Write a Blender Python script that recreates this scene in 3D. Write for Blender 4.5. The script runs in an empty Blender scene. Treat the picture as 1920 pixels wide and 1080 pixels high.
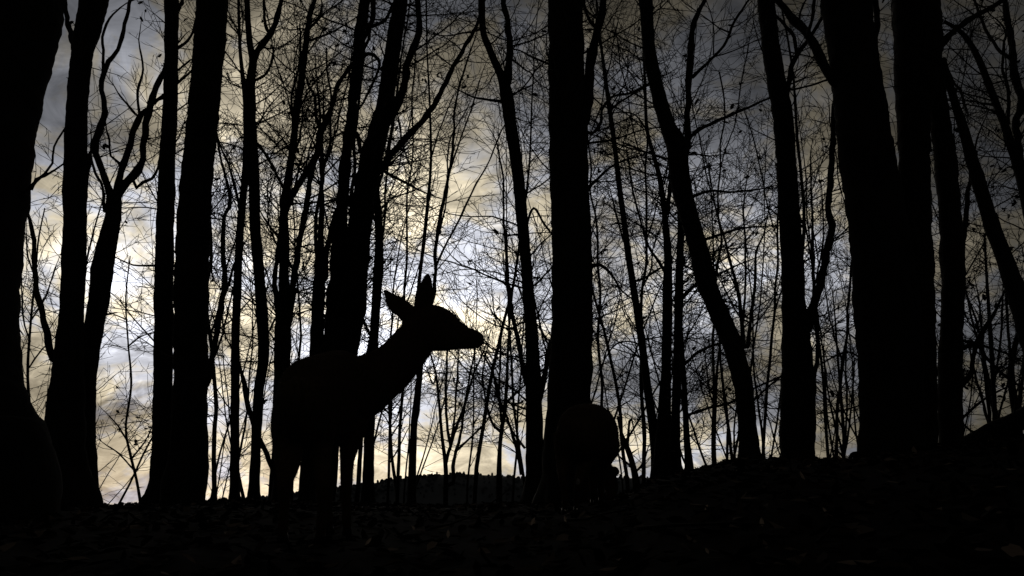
import bpy, math, random
from mathutils import Vector, Matrix, noise as mnoise

R = math.radians
scene = bpy.context.scene
col = scene.collection
rng = random.Random(7)

# ------------------------------------------------------------------ camera
FPX = 1400.0                      # focal length in pixels of the 1920 px wide photograph
PITCH = math.atan((950 - 540) / FPX)
CAM = Vector((0, 0, 0.42))
cam = bpy.data.cameras.new("camera")
cam.sensor_width = 36.0
cam.lens = 36.0 * FPX / 1920.0
cam.clip_start = 0.02
cam.clip_end = 20000
camo = bpy.data.objects.new("camera", cam)
camo.location = CAM
camo.rotation_euler = (R(90) + PITCH, 0, 0)
col.objects.link(camo)
scene.camera = camo
FWD = Vector((0, math.cos(PITCH), math.sin(PITCH)))
UP = Vector((0, -math.sin(PITCH), math.cos(PITCH)))


def ray(px, py):
    return FWD + Vector(((px - 960) / FPX, 0, 0)) + UP * ((540 - py) / FPX)


def at(px, py, Y):
    """photo pixel at world distance Y -> (point, metres per pixel)"""
    d = ray(px, py)
    t = Y / d.y
    return CAM + d * t, t / FPX


def azel(px, py):
    d = ray(px, py)
    return math.atan2(d.x, d.y), math.atan2(d.z, math.hypot(d.x, d.y))


# ------------------------------------------------------------------ sky, sun, exposure
scene.view_settings.view_transform = 'Standard'
scene.view_settings.look = 'None'
scene.view_settings.exposure = 0.0
scene.view_settings.gamma = 1.0
scene.view_settings.use_curve_mapping = False

SUN_AZ, SUN_EL = azel(470, 560)
world = bpy.data.worlds.new("World")
scene.world = world
world.use_nodes = True
wt = world.node_tree
wt.nodes.clear()


class NB:
    """tiny helper for building node maths"""
    def __init__(s, tree):
        s.t = tree

    def n(s, kind, **kw):
        nd = s.t.nodes.new(kind)
        for k, v in kw.items():
            setattr(nd, k, v)
        return nd

    def put(s, sock, v):
        if v is None:
            return
        if isinstance(v, bpy.types.NodeSocket):
            s.t.links.new(v, sock)
        else:
            sock.default_value = v

    def m(s, op, a, b=None, c=None, clamp=False):
        nd = s.n('ShaderNodeMath', operation=op)
        nd.use_clamp = clamp
        s.put(nd.inputs[0], a)
        s.put(nd.inputs[1], b)
        s.put(nd.inputs[2], c)
        return nd.outputs[0]

    def v(s, op, a, b=None):
        nd = s.n('ShaderNodeVectorMath', operation=op)
        s.put(nd.inputs[0], a)
        s.put(nd.inputs[1], b)
        return nd.outputs[0]

    def xyz(s, x, y, z):
        nd = s.n('ShaderNodeCombineXYZ')
        for i, q in enumerate((x, y, z)):
            s.put(nd.inputs[i], q)
        return nd.outputs[0]

    def noise(s, vec, scale, detail=4, rough=0.55, dist=0.0, dim='3D'):
        nd = s.n('ShaderNodeTexNoise', noise_dimensions=dim)
        s.put(nd.inputs['Vector'], vec)
        nd.inputs['Scale'].default_value = scale
        nd.inputs['Detail'].default_value = detail
        nd.inputs['Roughness'].default_value = rough
        nd.inputs['Distortion'].default_value = dist
        return nd.outputs[0]

    def mix(s, f, a, b):
        nd = s.n('ShaderNodeMix', data_type='RGBA')
        s.put(nd.inputs[0], f)
        s.put(nd.inputs[6], a)
        s.put(nd.inputs[7], b)
        return nd.outputs[2]


nb = NB(wt)
tc = nb.n('ShaderNodeTexCoord').outputs['Generated']
sep = nb.n('ShaderNodeSeparateXYZ')
wt.links.new(tc, sep.inputs[0])
dx, dy, dz = sep.outputs
# cloud sheet: the view direction met with a flat layer overhead
zc = nb.m('MAXIMUM', nb.m('ADD', dz, 0.50), 0.05)
sheet = nb.xyz(nb.m('DIVIDE', dx, zc), nb.m('DIVIDE', dy, zc), 0.0)
n_big = nb.noise(nb.v('ADD', sheet, (3.1, 7.7, 0)), 2.9, 3, 0.55, 0.0, '2D')
streak = nb.v('MULTIPLY', nb.v('ADD', sheet, (11.4, 2.2, 0)), (1.0, 1.2, 1))
n_mid = nb.noise(streak, 7.4, 6, 0.66, 0.6, '2D')
n_rip = nb.noise(nb.v('MULTIPLY', nb.v('ADD', sheet, (1.7, 8.3, 0)), (1.0, 1.1, 1)), 17.0, 4, 0.6, 0.8, '2D')
n_tint = nb.noise(nb.v('ADD', sheet, (5.0, 1.0, 0)), 5.2, 5, 0.66, 0.3, '2D')
n_wx = nb.m('SUBTRACT', nb.noise(tc, 8.0, 3, 0.6), 0.5)
n_wy = nb.m('SUBTRACT', n_mid, 0.5)
az = nb.m('ARCTAN2', dx, dy)
el = nb.m('ARCSINE', dz)
azw = nb.m('ADD', az, nb.m('MULTIPLY', n_wx, 0.20))
elw = nb.m('ADD', el, nb.m('MULTIPLY', n_wy, 0.11))


P2 = nb.xyz(azw, elw, 0.0)


def blob_sum(items):
    """sum of soft elliptical patches: photo direction, spread in px, amount"""
    acc = None
    for (bx, by, sx, sy, amp) in items:
        a0, e0 = azel(bx, by)
        ia, ie = FPX / sx, FPX / sy
        ma = nb.n('ShaderNodeVectorMath', operation='MULTIPLY_ADD')
        nb.put(ma.inputs[0], P2)
        ma.inputs[1].default_value = (ia, ie, 0)
        ma.inputs[2].default_value = (-a0 * ia, -e0 * ie, 0)
        dt = nb.n('ShaderNodeVectorMath', operation='DOT_PRODUCT')
        nb.put(dt.inputs[0], ma.outputs[0])
        nb.put(dt.inputs[1], ma.outputs[0])
        g = nb.m('POWER', 1 / math.e, dt.outputs['Value'])
        acc = nb.m('MULTIPLY_ADD', g, amp, acc if acc is not None else 0.0)
    return acc


# glow of the low sun behind the clouds, wider along the horizon than upward
a_d = nb.m('SUBTRACT', az, SUN_AZ)
a_r = nb.m('DIVIDE', nb.m('MAXIMUM', a_d, 0.0), R(34))
a_l = nb.m('DIVIDE', nb.m('MINIMUM', a_d, 0.0), R(18))
e_d = nb.m('SUBTRACT', el, SUN_EL)
e_u = nb.m('DIVIDE', nb.m('MAXIMUM', e_d, 0.0), R(14.2))
e_l = nb.m('DIVIDE', nb.m('MINIMUM', e_d, 0.0), R(29))
ss = None
for q in (a_r, a_l, e_u, e_l):
    q2 = nb.m('MULTIPLY', q, q)
    ss = q2 if ss is None else nb.m('ADD', ss, q2)
glow = nb.m('EXPONENT', nb.m('MULTIPLY', ss, -1.0))
# cloud breaks (+) and heavy banks (-): photo direction, spread, amount
BLOBS = [(250, 500, 110, 150, .3), (790, 350, 80, 55, .7), (840, 590, 110, 60, .6),
         (1170, 585, 50, 30, .6), (800, 860, 220, 40, .22), (1330, 830, 150, 45, .7),
         (1200, 530, 160, 50, .35), (420, 800, 160, 60, .05), (170, 230, 130, 90, -.4), (1850, 350, 120, 250, -.3), (960, 540, 100, 60, .35), (1400, 540, 80, 50, .3),
         (1150, 720, 150, 50, -.8), (1480, 690, 170, 60, -.35), (880, 740, 110, 40, -.7),
         (200, 780, 60, 35, -1.1), (960, 120, 160, 100, -.25),
         (90, 720, 60, 50, -.6), (1480, 470, 190, 130, .55), (470, 480, 130, 140, .2), (430, 800, 120, 120, -.25), (1100, 60, 500, 70, .25), (750, 540, 90, 60, .2), (250, 655, 60, 22, -.5)]
blob = blob_sum(BLOBS)
cl = nb.m('ADD', nb.m('MULTIPLY', nb.m('SUBTRACT', n_big, 0.5), 1.7),
          nb.m('MULTIPLY', nb.m('SUBTRACT', n_mid, 0.5), 1.9))
cl = nb.m('ADD', cl, nb.m('MULTIPLY', nb.m('SUBTRACT', n_rip, 0.5), 1.2))
cl = nb.m('ADD', cl, blob)
lum = nb.m('MULTIPLY', nb.m('ADD', nb.m('MULTIPLY', glow, 0.90), 0.018), nb.m('EXPONENT', cl))
TINT = [(490, 170, 170, 90, .6), (790, 350, 110, 70, .6), (850, 600, 110, 40, .5),
        (700, 860, 380, 60, .7), (1330, 835, 150, 50, .6), (230, 850, 120, 60, .5),
        (1170, 590, 60, 35, .7), (760, 500, 120, 40, -.5), (880, 730, 150, 40, -.6),
        (1000, 130, 200, 150, -.4), (1300, 680, 300, 70, -.5)]
tb = blob_sum(TINT)
warm = nb.m('ADD', nb.m('MULTIPLY', nb.m('SUBTRACT', n_tint, 0.5), 6.5), nb.m('ADD', tb, 0.44), clamp=True)
skyc = nb.mix(warm, (0.94, 0.97, 1.08, 1), (1.12, 0.98, 0.72, 1))
cloud = nb.n('ShaderNodeBackground')
wt.links.new(skyc, cloud.inputs['Color'])
wt.links.new(lum, cloud.inputs['Strength'])
sky = nb.n('ShaderNodeTexSky', sky_type='NISHITA')
sky.sun_disc = False
sky.sun_elevation = R(3.0)
sky.sun_rotation = SUN_AZ
clear = nb.n('ShaderNodeBackground')
wt.links.new(sky.outputs[0], clear.inputs['Color'])
clear.inputs['Strength'].default_value = 0.002
addn = nb.n('ShaderNodeAddShader')
wt.links.new(cloud.outputs[0], addn.inputs[0])
wt.links.new(clear.outputs[0], addn.inputs[1])
wo = nb.n('ShaderNodeOutputWorld')
wt.links.new(addn.outputs[0], wo.inputs['Surface'])

world.cycles.sampling_method = 'MANUAL'
world.cycles.sample_map_resolution = 256
scene.cycles.max_bounces = 3
scene.cycles.diffuse_bounces = 2
sun = bpy.data.lights.new("sun", 'SUN')
sun.energy = 0.04
sun.angle = R(18)
sun.color = (1.0, 0.9, 0.72)
suno = bpy.data.objects.new("sun", sun)
sd = Vector((math.sin(SUN_AZ) * math.cos(R(8)), math.cos(SUN_AZ) * math.cos(R(8)), math.sin(R(8))))
suno.rotation_euler = sd.to_track_quat('Z', 'Y').to_euler()
suno.location = (-6, 20, 12)
col.objects.link(suno)


# ------------------------------------------------------------------ materials
def material(name, c1, c2, scale, rough=0.95, bump=0.0, stretch=(1, 1, 1), island=0.0):
    m = bpy.data.materials.new(name)
    m.use_nodes = True
    t = m.node_tree
    b = NB(t)
    bsdf = t.nodes['Principled BSDF']
    bsdf.inputs['Roughness'].default_value = rough
    bsdf.inputs['Specular IOR Level'].default_value = 0.12
    co = b.n('ShaderNodeTexCoord').outputs['Object']
    mp = b.n('ShaderNodeMapping')
    t.links.new(co, mp.inputs[0])
    mp.inputs['Scale'].default_value = stretch
    f = b.noise(mp.outputs[0], scale, 6, 0.65, 0.3)
    fac = b.m('MULTIPLY_ADD', f, 2.2, -0.6, clamp=True)
    if island:
        gi = b.m('POWER', b.n('ShaderNodeNewGeometry').outputs['Random Per Island'], 9.0)
        fac = b.m('ADD', b.m('MULTIPLY', gi, island), b.m('MULTIPLY', fac, 1 - island), clamp=True)
    t.links.new(b.mix(fac, (*c1, 1), (*c2, 1)), bsdf.inputs['Base Color'])
    if bump:
        bp = b.n('ShaderNodeBump')
        bp.inputs['Strength'].default_value = bump
        bp.inputs['Distance'].default_value = 0.02
        t.links.new(f, bp.inputs['Height'])
        t.links.new(bp.outputs[0], bsdf.inputs['Normal'])
    return m


M_BARK = material("dark_wet_bark", (.008, .007, .006), (.024, .021, .018), 9, bump=.8, stretch=(1, 1, .3))
M_TWIG = material("twig_bark", (.012, .010, .009), (.028, .024, .020), 20)
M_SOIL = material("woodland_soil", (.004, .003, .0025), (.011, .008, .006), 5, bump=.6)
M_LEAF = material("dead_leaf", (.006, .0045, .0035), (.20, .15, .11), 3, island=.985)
M_PALE = material("pale_dead_leaf", (.22, .15, .10), (.42, .34, .27), 30, rough=.6)
M_FUR = material("brown_fur", (.028, .017, .010), (.085, .054, .032), 60, bump=.3)
M_PALEFUR = material("pale_fur", (.16, .14, .12), (.30, .27, .24), 60)
M_HORN = material("dark_horn", (.008, .007, .006), (.02, .018, .015), 20, rough=.35)
M_HILL = material("hazed_far_wood", (.05, .056, .06), (.09, .10, .11), .02)  # aerial haze painted in: base colour lightened and blued, no haze volume


def thin(m, amount, c):
    t = m.node_tree
    out = t.nodes['Material Output']
    tr = t.nodes.new('ShaderNodeBsdfTranslucent')
    tr.inputs['Color'].default_value = (*c, 1)
    mx = t.nodes.new('ShaderNodeMixShader')
    mx.inputs[0].default_value = amount
    t.links.new(t.nodes['Principled BSDF'].outputs[0], mx.inputs[1])
    t.links.new(tr.outputs[0], mx.inputs[2])
    t.links.new(mx.outputs[0], out.inputs['Surface'])


M_SOIL.node_tree.nodes['Principled BSDF'].inputs['Specular IOR Level'].default_value = .02
M_LEAF.node_tree.nodes['Principled BSDF'].inputs['Specular IOR Level'].default_value = .05
thin(M_PALE, .5, (.42, .34, .27))
# ------------------------------------------------------------------ helpers
def tag(o, label=None, cat=None, group=None, kind=None):
    if label: o["label"] = label
    if cat: o["category"] = cat
    if group: o["group"] = group
    if kind: o["kind"] = kind
    return o


def empty(name, loc):
    o = bpy.data.objects.new(name, None)
    o.location = loc
    o.empty_display_size = 0.1
    col.objects.link(o)
    return o


class MB:
    def __init__(s):
        s.v, s.f = [], []

    def build(s, name, mat, parent=None, smooth=True):
        me = bpy.data.meshes.new(name)
        off = parent_loc(parent)
        me.from_pydata([(p[0] - off[0], p[1] - off[1], p[2] - off[2]) for p in s.v], [], s.f)
        me.materials.append(mat)
        if smooth:
            me.polygons.foreach_set("use_smooth", [True] * len(me.polygons))
        o = bpy.data.objects.new(name, me)
        col.objects.link(o)
        if parent:
            o.parent = parent
        return o


def parent_loc(p):
    x = Vector((0, 0, 0))
    while p is not None:
        x = x + p.location
        p = p.parent
    return x


def tube(mb, pts, rads, n=6, rough=0.0, flare=0.0, z0=0.0):
    """skin a polyline; flare adds root buttresses above height z0"""
    V, F = mb.v, mb.f
    base = len(V)
    t0 = (pts[1] - pts[0]).normalized()
    u = t0.orthogonal().normalized()
    k = len(pts)
    ph = rng.random() * 50
    cs = [(math.cos(2 * math.pi * j / n), math.sin(2 * math.pi * j / n)) for j in range(n)]
    for i in range(k):
        a = pts[max(i - 1, 0)]
        b = pts[min(i + 1, k - 1)]
        t = b - a
        if t.length < 1e-9: t = t0
        t.normalize()
        u = u - t * u.dot(t)
        u.normalize()
        w = t.cross(u)
        p, r = pts[i], rads[i]
        for j in range(n):
            c, s_ = cs[j]
            rr = r
            if rough:
                rr *= 1 + (min(rough, .017 / r) * mnoise.noise(Vector((p.x * 3 + c * .8 + ph, s_ * .8, p.z * 5.0))) + min(rough * .7, .011 / r) * mnoise.noise(Vector((c * 1.5 + ph, s_ * 1.5, p.z * 16.0))))
            if flare:
                h = max(p.z - z0, 0)
                rr *= 1 + flare * math.exp(-h / .16) * (.55 + .45 * math.cos(5 * 2 * math.pi * j / n + ph))
            V.append(p + u * (c * rr) + w * (s_ * rr))
    for i in range(k - 1):
        o = base + i * n
        for j in range(n):
            j2 = (j + 1) % n
            F.append((o + j, o + j2, o + n + j2, o + n + j))
    F.append(tuple(base + j for j in reversed(range(n))))
    F.append(tuple(base + (k - 1) * n + j for j in range(n)))


def spline(P, step):
    """Catmull-Rom resample of [(Vector, radius)]"""
    out, rad = [], []
    n = len(P)
    for i in range(n - 1):
        p0, p1, p2, p3 = P[max(i - 1, 0)], P[i], P[i + 1], P[min(i + 2, n - 1)]
        m = max(1, int((p2[0] - p1[0]).length / step))
        for q in range(m):
            t = q / m
            out.append(.5 * ((2 * p1[0]) + (p2[0] - p0[0]) * t + (2 * p0[0] - 5 * p1[0] + 4 * p2[0] - p3[0]) * t * t
                             + (3 * p1[0] - p0[0] - 3 * p2[0] + p3[0]) * t ** 3))
            rad.append(p1[1] + (p2[1] - p1[1]) * t)
    out.append(P[-1][0].copy())
    rad.append(P[-1][1])
    return out, rad


def rv():
    return Vector((rng.gauss(0, 1), rng.gauss(0, 1), rng.gauss(0, 1)))


Z = Vector((0, 0, 1))


def grow(mb, p, d, L, r, lev, rmin, up=.10, wig=.20, dens=4.0, leaves=None):
    seg = .13 if lev > 0 else .085
    n = max(4, min(18, int(L / seg)))
    st = L / n
    pts, rads = [p.copy()], [max(r, rmin)]
    d = d.normalized()
    dirs = [d.copy()]
    bend = d.cross(rv()).normalized() * rng.uniform(-1, 1) * (.10 if lev > 0 else .16)
    for i in range(n):
        d = (d + bend + rv() * wig * (.5 if lev > 0 else .75) + Z * up * (.4 if d.z < .8 else 0)).normalized()
        p = p + d * st
        pts.append(p)
        dirs.append(d.copy())
        rads.append(max(r * (1 - .8 * (i + 1) / n), rmin * (1 if i < n - 1 else .5)))
    tube(mb, pts, rads, 6 if r > .02 else (4 if r > .008 else 3))
    if leaves is not None and lev == 0 and rng.random() < leaves[1]:
        for q in range(rng.randint(1, 3)):
            leaf(leaves[0], pts[-1 - q % 2] + rv() * .01, rng.uniform(.025, .05))
    if lev > 0:
        nc = max(2, int(L * dens * rng.uniform(.75, 1.25)))
        for c in range(nc):
            t = .18 + .82 * (c + rng.random() * .8) / nc
            i = min(n, int(t * n))
            base_d = dirs[i]
            side = base_d.cross(rv())
            if side.length < 1e-3: continue
            side.normalize()
            ang = rng.uniform(R(28), R(62))
            cd = base_d * math.cos(ang) + side * math.sin(ang)
            grow(mb, pts[i], cd, L * rng.uniform(.32, .62) * (1.08 - .55 * t), rads[i] * .62, lev - 1, rmin,
                 up, wig * 1.1, dens * 1.25, leaves)


def leaf(mb, p, s, flat=False, up=False):
    a = (rv() if not flat else Vector((rng.gauss(0, 1), rng.gauss(0, 1), rng.gauss(0, .25)))).normalized()
    b = a.cross(rv() if not flat else Vector((rng.gauss(0, .3), rng.gauss(0, .3), 1))).normalized()
    if up:
        a = Vector((rng.uniform(-.9, .9), rng.uniform(-.3, .3), .8)).normalized()
        b = a.cross(Vector((rng.uniform(-.5, .5), 1, .3))).normalized()
    c = a.cross(b) * (rng.uniform(-.25, .25) * s)
    w = s * rng.uniform(.3, .5)
    i = len(mb.v)
    mb.v += [p - a * s, p - a * s * .3 + b * w + c, p + a * s * .45 + b * w * .8 + c * 1.3, p + a * s,
             p + a * s * .45 - b * w * .8 + c * 1.3, p - a * s * .3 - b * w + c, p + a * s * .1]
    mb.f += [(i, i + 1, i + 6), (i + 1, i + 2, i + 6), (i + 2, i + 3, i + 6), (i + 3, i + 4, i + 6),
             (i + 4, i + 5, i + 6), (i + 5, i, i + 6)]


# ------------------------------------------------------------------ ground
RIDGE = [(-500, 955), (0, 952), (200, 950), (330, 944), (450, 940), (560, 942), (700, 948), (850, 950), (1000, 944), (1100, 938),
         (1180, 925), (1240, 893), (1300, 883), (1350, 871), (1400, 860), (1460, 861), (1540, 864), (1610, 858),
         (1700, 848), (1770, 838), (1830, 830), (1920, 818), (2300, 800)]
RAZ = []
for (x_, y_) in RIDGE:
    a_, e_ = azel(x_, y_)
    RAZ.append((a_, math.tan(e_)))
RD = 9.0


def smooth(t):
    t = min(max(t, 0), 1)
    return t * t * (3 - 2 * t)


def ground_z(x, y, detail=True):
    r = math.hypot(x, y)
    a = math.atan2(x, y)
    ac = min(max(a, RAZ[0][0]), RAZ[-1][0])
    T = RAZ[-1][1]
    for i in range(len(RAZ) - 1):
        if RAZ[i][0] <= ac <= RAZ[i + 1][0]:
            f = (ac - RAZ[i][0]) / (RAZ[i + 1][0] - RAZ[i][0])
            T = RAZ[i][1] + (RAZ[i + 1][1] - RAZ[i][1]) * f
            break
    hr = CAM.z + RD * T
    t = min(r / RD, 1.0)
    h = CAM.z * (1 - (1 - t) ** 2.4) + RD * T * t
    back = smooth((abs(a) - R(60)) / R(70))
    h = h * (1 - back) + back * (-.04 * r)
    if r > RD:
        q = r - RD
        h -= min(.012 * q * q, .012 * 64 + (q - 8) * .19 if q > 8 else 9e9)
        h = max(h, -38 + hr)
    if detail and r < 60:
        k = min(1, r / 2.0)
        h += k * (.018 * mnoise.noise(Vector((x * 1.3, y * 1.3, 0))) + .010 * mnoise.noise(Vector((x * 4, y * 4, 3))))
    return h


g = MB()
radii = [0.0] + [.25 * 1.055 ** i for i in range(70)]
while radii[-1] < 9000:
    radii.append(radii[-1] * 1.16)
NA = 288
for r_ in radii[1:]:
    for j in range(NA):
        a_ = 2 * math.pi * j / NA
        x_, y_ = r_ * math.sin(a_), r_ * math.cos(a_)
        g.v.append(Vector((x_, y_, ground_z(x_, y_))))
g.v.append(Vector((0, 0, ground_z(0, 0))))
for i in range(len(radii) - 2):
    for j in range(NA):
        j2 = (j + 1) % NA
        g.f.append((i * NA + j, i * NA + j2, (i + 1) * NA + j2, (i + 1) * NA + j)[::-1])
for j in range(NA):
    g.f.append((len(g.v) - 1, (j + 1) % NA, j))
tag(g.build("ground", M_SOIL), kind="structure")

# far wooded hill beyond the valley
HD = 1500.0
HILL = [(-700, 990), (150, 952), (400, 936), (600, 915), (690, 902), (740, 893), (790, 886), (860, 883), (930, 886),
        (1000, 892), (1100, 892), (1200, 890), (1400, 900), (1800, 925), (2600, 985)]


def hill_y(px):
    for (x0, y0), (x1, y1) in zip(HILL, HILL[1:]):
        if x0 <= px <= x1:
            return y0 + (y1 - y0) * (px - x0) / (x1 - x0)


hm = MB()
hx = list(range(-690, 2590, 12))
prof = [(-330, -1), (-250, .12), (-160, .42), (-80, .75), (-30, .93), (0, 1.0), (60, .97), (200, .7), (400, .2), (600, -1)]
ridge_pts = []
for px in hx:
    p, k_ = at(px, hill_y(px), HD)
    zr = p.z - 6
    ridge_pts.append(Vector((p.x, HD, zr)))
    for (o_, f_) in prof:
        zb = -45
        hm.v.append(Vector((p.x * (HD + o_) / HD, HD + o_, zb + (zr - zb) * f_ + (2.5 * mnoise.noise(Vector((p.x * .02, o_ * .02, 1)))))))
npf = len(prof)
for i in range(len(hx) - 1):
    for j in range(npf - 1):
        a0 = i * npf + j
        hm.f.append((a0, a0 + npf, a0 + npf + 1, a0 + 1))
tag(hm.build("hill", M_HILL), kind="structure")
wd = MB()
for q in range(3600):
    i = rng.randrange(len(ridge_pts) - 1)
    t = rng.random()
    p = ridge_pts[i].lerp(ridge_pts[i + 1], t)
    off = -abs(rng.gauss(0, 60)) + 15
    f_ = 1 + off * .0032 if off < 0 else 1
    p = Vector((p.x, p.y + off, -45 + (p.z + 45) * f_ - 1.5))
    h_ = rng.uniform(4, 8) * (1.5 if rng.random() < .06 else 1)
    w_ = rng.uniform(2, 4)
    b0 = len(wd.v)
    ro = rng.random() * 6
    for (zz, ww) in ((0, .6), (.45, 1), (.8, .6)):
        for j in range(5):
            a_ = ro + j * 2 * math.pi / 5
            wd.v.append(p + Vector((math.cos(a_) * w_ * ww * rng.uniform(.7, 1.3), math.sin(a_) * w_ * ww, h_ * zz)))
    wd.v.append(p + Z * h_)
    for l_ in (0, 5):
        for j in range(5):
            j2 = (j + 1) % 5
            wd.f.append((b0 + l_ + j, b0 + l_ + j2, b0 + l_ + 5 + j2, b0 + l_ + 5 + j))
    for j in range(5):
        wd.f.append((b0 + 10 + j, b0 + 10 + (j + 1) % 5, b0 + 15))
tag(wd.build("distant_wood", M_HILL, smooth=False), "dark far-off wood covering the low hill across the valley", "wood", kind="stuff")


# ------------------------------------------------------------------ trees
def path3(pts, Y, drift=0.0, wander=.03, w_default=None):
    out = []
    n = len(pts)
    ph = rng.random() * 99
    for i, q in enumerate(pts):
        Yi = Y + drift * (i / max(1, n - 1)) + wander * mnoise.noise(Vector((i * .7, ph, 0))) * Y * .2
        if i == 0: Yi = Y
        p, k = at(q[0], q[1], Yi)
        out.append((p, max(q[2] * k * .5, .003)))
    return out


def tree(name, label, Y, trunk, limbs=(), cat="tree", group=None, nb_=10, yr=(0, 700), Lr=(.6, 1.8), flare=.5, leaves=.02,
         above=3.0, lev=2, sides=14, dens=4.8):
    """trunk: pixel polyline from the base up, (x, y, width px); limbs likewise from the fork outward"""
    bx = trunk[0][0]
    P = path3(trunk, Y, drift=0, wander=.03)
    b = P[0][0]
    zg = ground_z(b.x, b.y)
    if b.z > zg - .05:
        P.insert(0, (Vector((b.x, b.y, zg - .12)), P[0][1]))
    else:
        P = [q for q in P if q[0].z > zg] or P
        P.insert(0, (Vector((P[0][0].x, Y, zg - .12)), P[0][1]))
    root = empty(name, (P[0][0].x, P[0][0].y, zg))
    tag(root, label, cat, group)
    # trunks that leave the frame go on above it
    tops = []
    if trunk[-1][1] <= 4 and above:
        d = (P[-1][0] - P[-2][0]).normalized()
        tops.append((P[-1][0], d, P[-1][1]))
    step = max(.03, Y * .0045)
    pts, rads = spline(P, step)
    mb = MB()
    tube(mb, pts, rads, sides, rough=.10, flare=flare, z0=zg)
    mb.build("trunk", M_BARK, root)
    rmin = max(.0022, .00036 * Y)
    tw, lf = MB(), MB()
    src = [(pts, rads)]
    for li in limbs:
        dr = rng.uniform(-.5, .5) if len(li) > 2 else 0
        LP = path3(li, Y, drift=dr)
        near = None
        for (sp, sr) in src:
            for q, w in zip(sp, sr):
                dd = (q - LP[0][0]).length
                if dd < w * 2.2 + .06 and (near is None or dd < near[0]):
                    near = (dd, q, w)
        if near and near[0] > .01:
            LP.insert(0, (near[1] - Z * .5 * near[0], min(LP[0][1], near[2] * .7)))
        lp, lr = spline(LP, .06)
        ph = rng.random() * 90
        for i in range(1, len(lp) - 1):
            a9 = min(1, i / 4) * min(.018, lr[i] * .8)
            lp[i] = lp[i] + Vector((mnoise.noise(Vector((i * .45, ph, 0))), mnoise.noise(Vector((i * .45, ph, 9))), 0)) * a9
            lr[i] *= 1 + .28 * mnoise.noise(Vector((i * .6, ph, 4)))
        m2 = MB()
        tube(m2, lp, lr, 8, rough=.10)
        m2.build("limb", M_BARK, root)
        src.append((lp, lr))
        d = (lp[-1] - lp[-2]).normalized()
        tops.append((lp[-1], d, lr[-1]))
    for (p, d, r) in tops:
        L = min(max(r * 45, .5), above if above else 1.0)
        m3 = tw
        grow(m3, p, d, L, r * .98, lev if L < 2.2 else 2, rmin, up=.05, wig=.14, dens=3.0, leaves=(lf, leaves))
    # side twigs, spread by length of wood inside the pixel range
    cand = []
    for (pp, rr) in src:
        for i in range(1, len(pp)):
            d = pp[i] - CAM
            cy = 540 - FPX * d.dot(UP) / d.dot(FWD)
            if yr[0] <= cy <= yr[1]:
                cand.append((pp, rr, i))
    for q in range(int(nb_ * 1.45) if cand else 0):
        pp, rr, i = rng.choice(cand)
        t = (pp[i] - pp[i - 1]).normalized()
        a_ = rng.random() * 2 * math.pi
        e_ = rng.uniform(.1, .9)
        d = Vector((math.cos(a_), math.sin(a_) * .8, e_)).normalized()
        L = rng.uniform(*Lr)
        r = min(rr[i] * .5, max(rmin * 1.6, L * .0075))
        grow(tw, pp[i], d, L, r, lev, rmin, up=.06, wig=.2, dens=dens, leaves=(lf, leaves))
    for q in range(5 if trunk[2][2] > 20 else 2):
        i = rng.randint(4, len(pts) - 3)
        a_ = rng.random() * 6.28
        o_ = Vector((math.cos(a_), math.sin(a_), rng.uniform(-.2, .8))).normalized()
        grow(tw, pts[i] + o_ * rads[i] * .8, o_, rng.uniform(.05, .16), rng.uniform(.006, .016), 0, rmin)
    if tw.v:
        tag(tw.build("twigs", M_TWIG, root, smooth=False), kind="stuff")
    if lf.v:
        tag(lf.build("withered_leaves", M_LEAF, root, smooth=False), kind="stuff")
    return root


tree("bare_tree", "massive trunk with broad swollen root flare leaning inward beside the slim forked tree", 4.4,
     [(-77, 990, 345), (-77, 920, 326), (-77, 870, 308), (-77, 830, 288), (-77, 805, 268), (-77, 775, 232), (-77, 740, 206), (-81, 680, 204), (-85, 600, 206), (-87, 500, 214), (-73, 360, 218), (-57, 220, 218), (-35, 120, 216), (-7, 0, 226)],
     [[(40, 362, 8), (66, 340, 6), (82, 326, 5), (98, 306, 4), (102, 275, 4), (122, 240, 3)],
      [(68, 336, 5), (84, 330, 5), (104, 318, 4), (122, 305, 3)]],
     nb_=3, yr=(0, 450), Lr=(.3, .7), flare=.06, sides=28)
tree("bare_tree", "tall knobbly trunk with a thin side fork next to the massive leaning trunk", 6.6,
     [(122, 935, 110), (122, 880, 76), (122, 820, 70), (124, 740, 62), (128, 680, 52), (133, 600, 42), (137, 540, 42), (139, 480, 42), (140, 420, 40),
      (141, 360, 42), (143, 315, 44), (142, 260, 38), (145, 200, 37), (149, 140, 36), (156, 90, 38), (168, 40, 46), (176, 0, 50)],
     [[(146, 110, 12), (140, 92, 13), (133, 70, 10), (127, 40, 8), (122, 8, 9)],
      [(98, 672, 15), (90, 635, 12), (80, 600, 11), (72, 560, 10), (67, 510, 9), (64, 465, 8), (60, 425, 7), (52, 398, 5), (45, 370, 4)],
      [(165, 318, 7), (170, 290, 6), (176, 275, 5)]],
     nb_=9, yr=(100, 640), Lr=(.4, 1.0), flare=.4, sides=16)
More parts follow.
